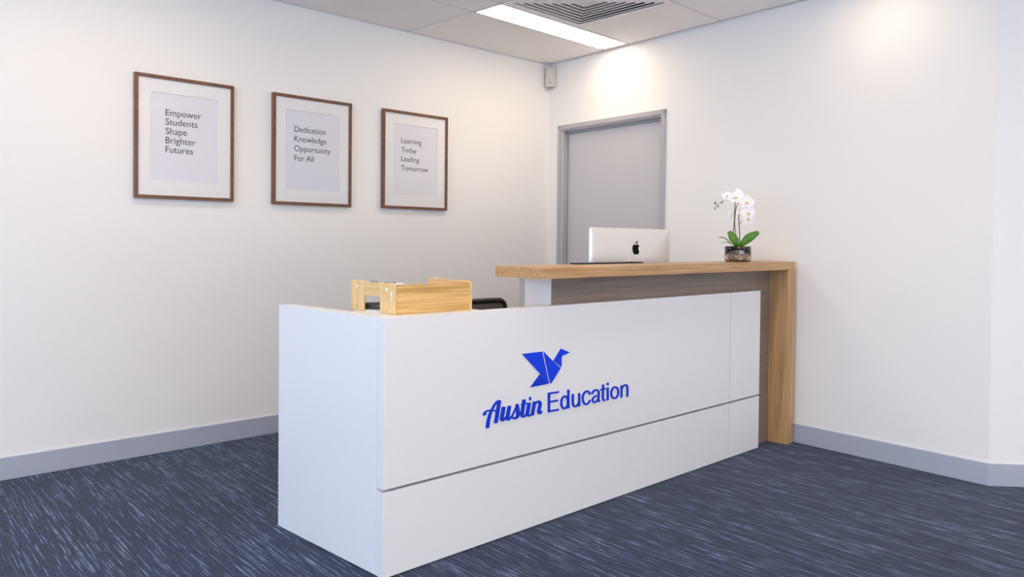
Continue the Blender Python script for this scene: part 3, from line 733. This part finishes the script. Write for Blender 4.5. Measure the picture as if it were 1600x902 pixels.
# ------------------------------------------------------------------ framed prints on the left wall
def text_mesh(lines, cap, pitch, width_line, width, mat):
    """flat lettering; origin = left end of the first baseline, in the x-z plane"""
    dg = None; mb = MB(); ws = []
    tmp = []
    for i, ln in enumerate(lines):
        cu = bpy.data.curves.new('lettering', 'FONT'); cu.body = ln; cu.size = 1; cu.resolution_u = 4
        o = bpy.data.objects.new('lettering', cu); COL.objects.link(o); tmp.append(o)
    bpy.context.view_layer.update(); dg = bpy.context.evaluated_depsgraph_get()
    data = []
    for o in tmp:
        me = bpy.data.meshes.new_from_object(o.evaluated_get(dg))
        data.append(([tuple(v.co) for v in me.vertices], [tuple(p.vertices) for p in me.polygons])); bpy.data.meshes.remove(me)
    for o in tmp:
        cu = o.data; bpy.data.objects.remove(o); bpy.data.curves.remove(cu)
    # cap height from the first letter line
    capu = max(v[1] for v in data[0][0])
    x0 = min(v[0] for v in data[width_line][0]); x1 = max(v[0] for v in data[width_line][0])
    sx = width/(x1-x0); sz = cap/capu
    for i, (vs, fs) in enumerate(data):
        xl = min(v[0] for v in vs)
        mb.add([((x-xl)*sx, 0, z*sz - i*pitch) for x, z, _ in vs], fs)
    return mb
def picture(s0, s1, z0, z1, op, lines, tx, tz, cap, pitch, wl, wd, label):
    """s along the wall, op = mat opening (s0,s1,z0,z1)"""
    x, y = LP(s0, -.0015)
    r = empty('picture_frame', (x, y, z0), LA); tag(r, label, 'picture', 'framed prints on the left wall')
    W, Hh, d, t = s1-s0, z1-z0, .026, .018
    for a in ([(0,0),(W,0),(W-t,t),(t,t)], [(W,0),(W,Hh),(W-t,Hh-t),(W-t,t)], [(W,Hh),(0,Hh),(t,Hh-t),(W-t,Hh-t)], [(0,Hh),(0,0),(t,t),(t,Hh-t)]):
        MB().slab(a, (0,0,0), (1,0,0), (0,0,1), (0,-1,0), d).build('frame_rail', WALNUT, r, bevel=.0015)
    o0, o1, oz0, oz1 = op[0]-s0, op[1]-s0, op[2]-z0, op[3]-z0
    m = MB(); fd = -.016
    q = [(t,t),(W-t,t),(W-t,Hh-t),(t,Hh-t)]; p = [(o0,oz0),(o1,oz0),(o1,oz1),(o0,oz1)]; e = .0025
    pi_ = [(o0+e,oz0+e),(o1-e,oz0+e),(o1-e,oz1-e),(o0+e,oz1-e)]
    vs = [(a,fd,b) for a,b in q] + [(a,fd,b) for a,b in p] + [(a,fd+.003,b) for a,b in pi_]
    fs = []
    for k in range(4): n_ = (k+1)%4; fs += [(k,n_,4+n_,4+k),(4+k,4+n_,8+n_,8+k)]
    m.add(vs, fs).build('mat_board', MATB, r)
    pr = MB().box((t,-.012,t),(W-t,-.004,Hh-t)).build('print', PAPER, r)
    text_mesh(lines, cap, pitch, wl, wd, INK).build('lettering', INK, pr, loc=(tx-s0,-.0125,tz-z0))
    MB().box((t,-.0205,t),(W-t,-.0190,Hh-t)).build('glass_pane', PGLASS, r)
    MB().box((.002,-.003,.002),(W-.002,0,Hh-.002)).build('backing', SEAM, r)
PGLASS, nt, b = new_mat('picture_glass')
tp = N(nt, 'ShaderNodeBsdfTransparent'); gl = N(nt, 'ShaderNodeBsdfGlossy'); gl.inputs['Roughness'].default_value = .03
mxs = N(nt, 'ShaderNodeMixShader'); fr_ = N(nt, 'ShaderNodeFresnel'); fr_.inputs['IOR'].default_value = 1.12
nt.links.new(fr_.outputs[0], mxs.inputs[0]); nt.links.new(tp.outputs[0], mxs.inputs[1]); nt.links.new(gl.outputs[0], mxs.inputs[2])
nt.links.new(mxs.outputs[0], nt.nodes['Material Output'].inputs['Surface'])
picture(-3.141,-2.608,1.380,2.041, (-3.058,-2.695,1.476,1.951), ['Empower','Students','Shape','Brighter','Futures'], -2.981,1.831,.0345,.0498,0,.191,
        'walnut framed print reading Empower Students Shape Brighter Futures, nearest the left edge')
picture(-2.371,-1.836,1.377,2.042, (-2.285,-1.921,1.472,1.953), ['Dedication','Knowledge','Opportunity','For All'], -2.228,1.823,.0345,.0587,2,.247,
        'middle walnut framed print reading Dedication Knowledge Opportunity For All')
picture(-1.599,-1.054,1.382,2.043, (-1.509,-1.142,1.473,1.955), ['Learning','Today','Leading','Tomorrow'], -1.444,1.829,.0340,.0617,3,.227,
        'walnut framed print reading Learning Today Leading Tomorrow, nearest the room corner')
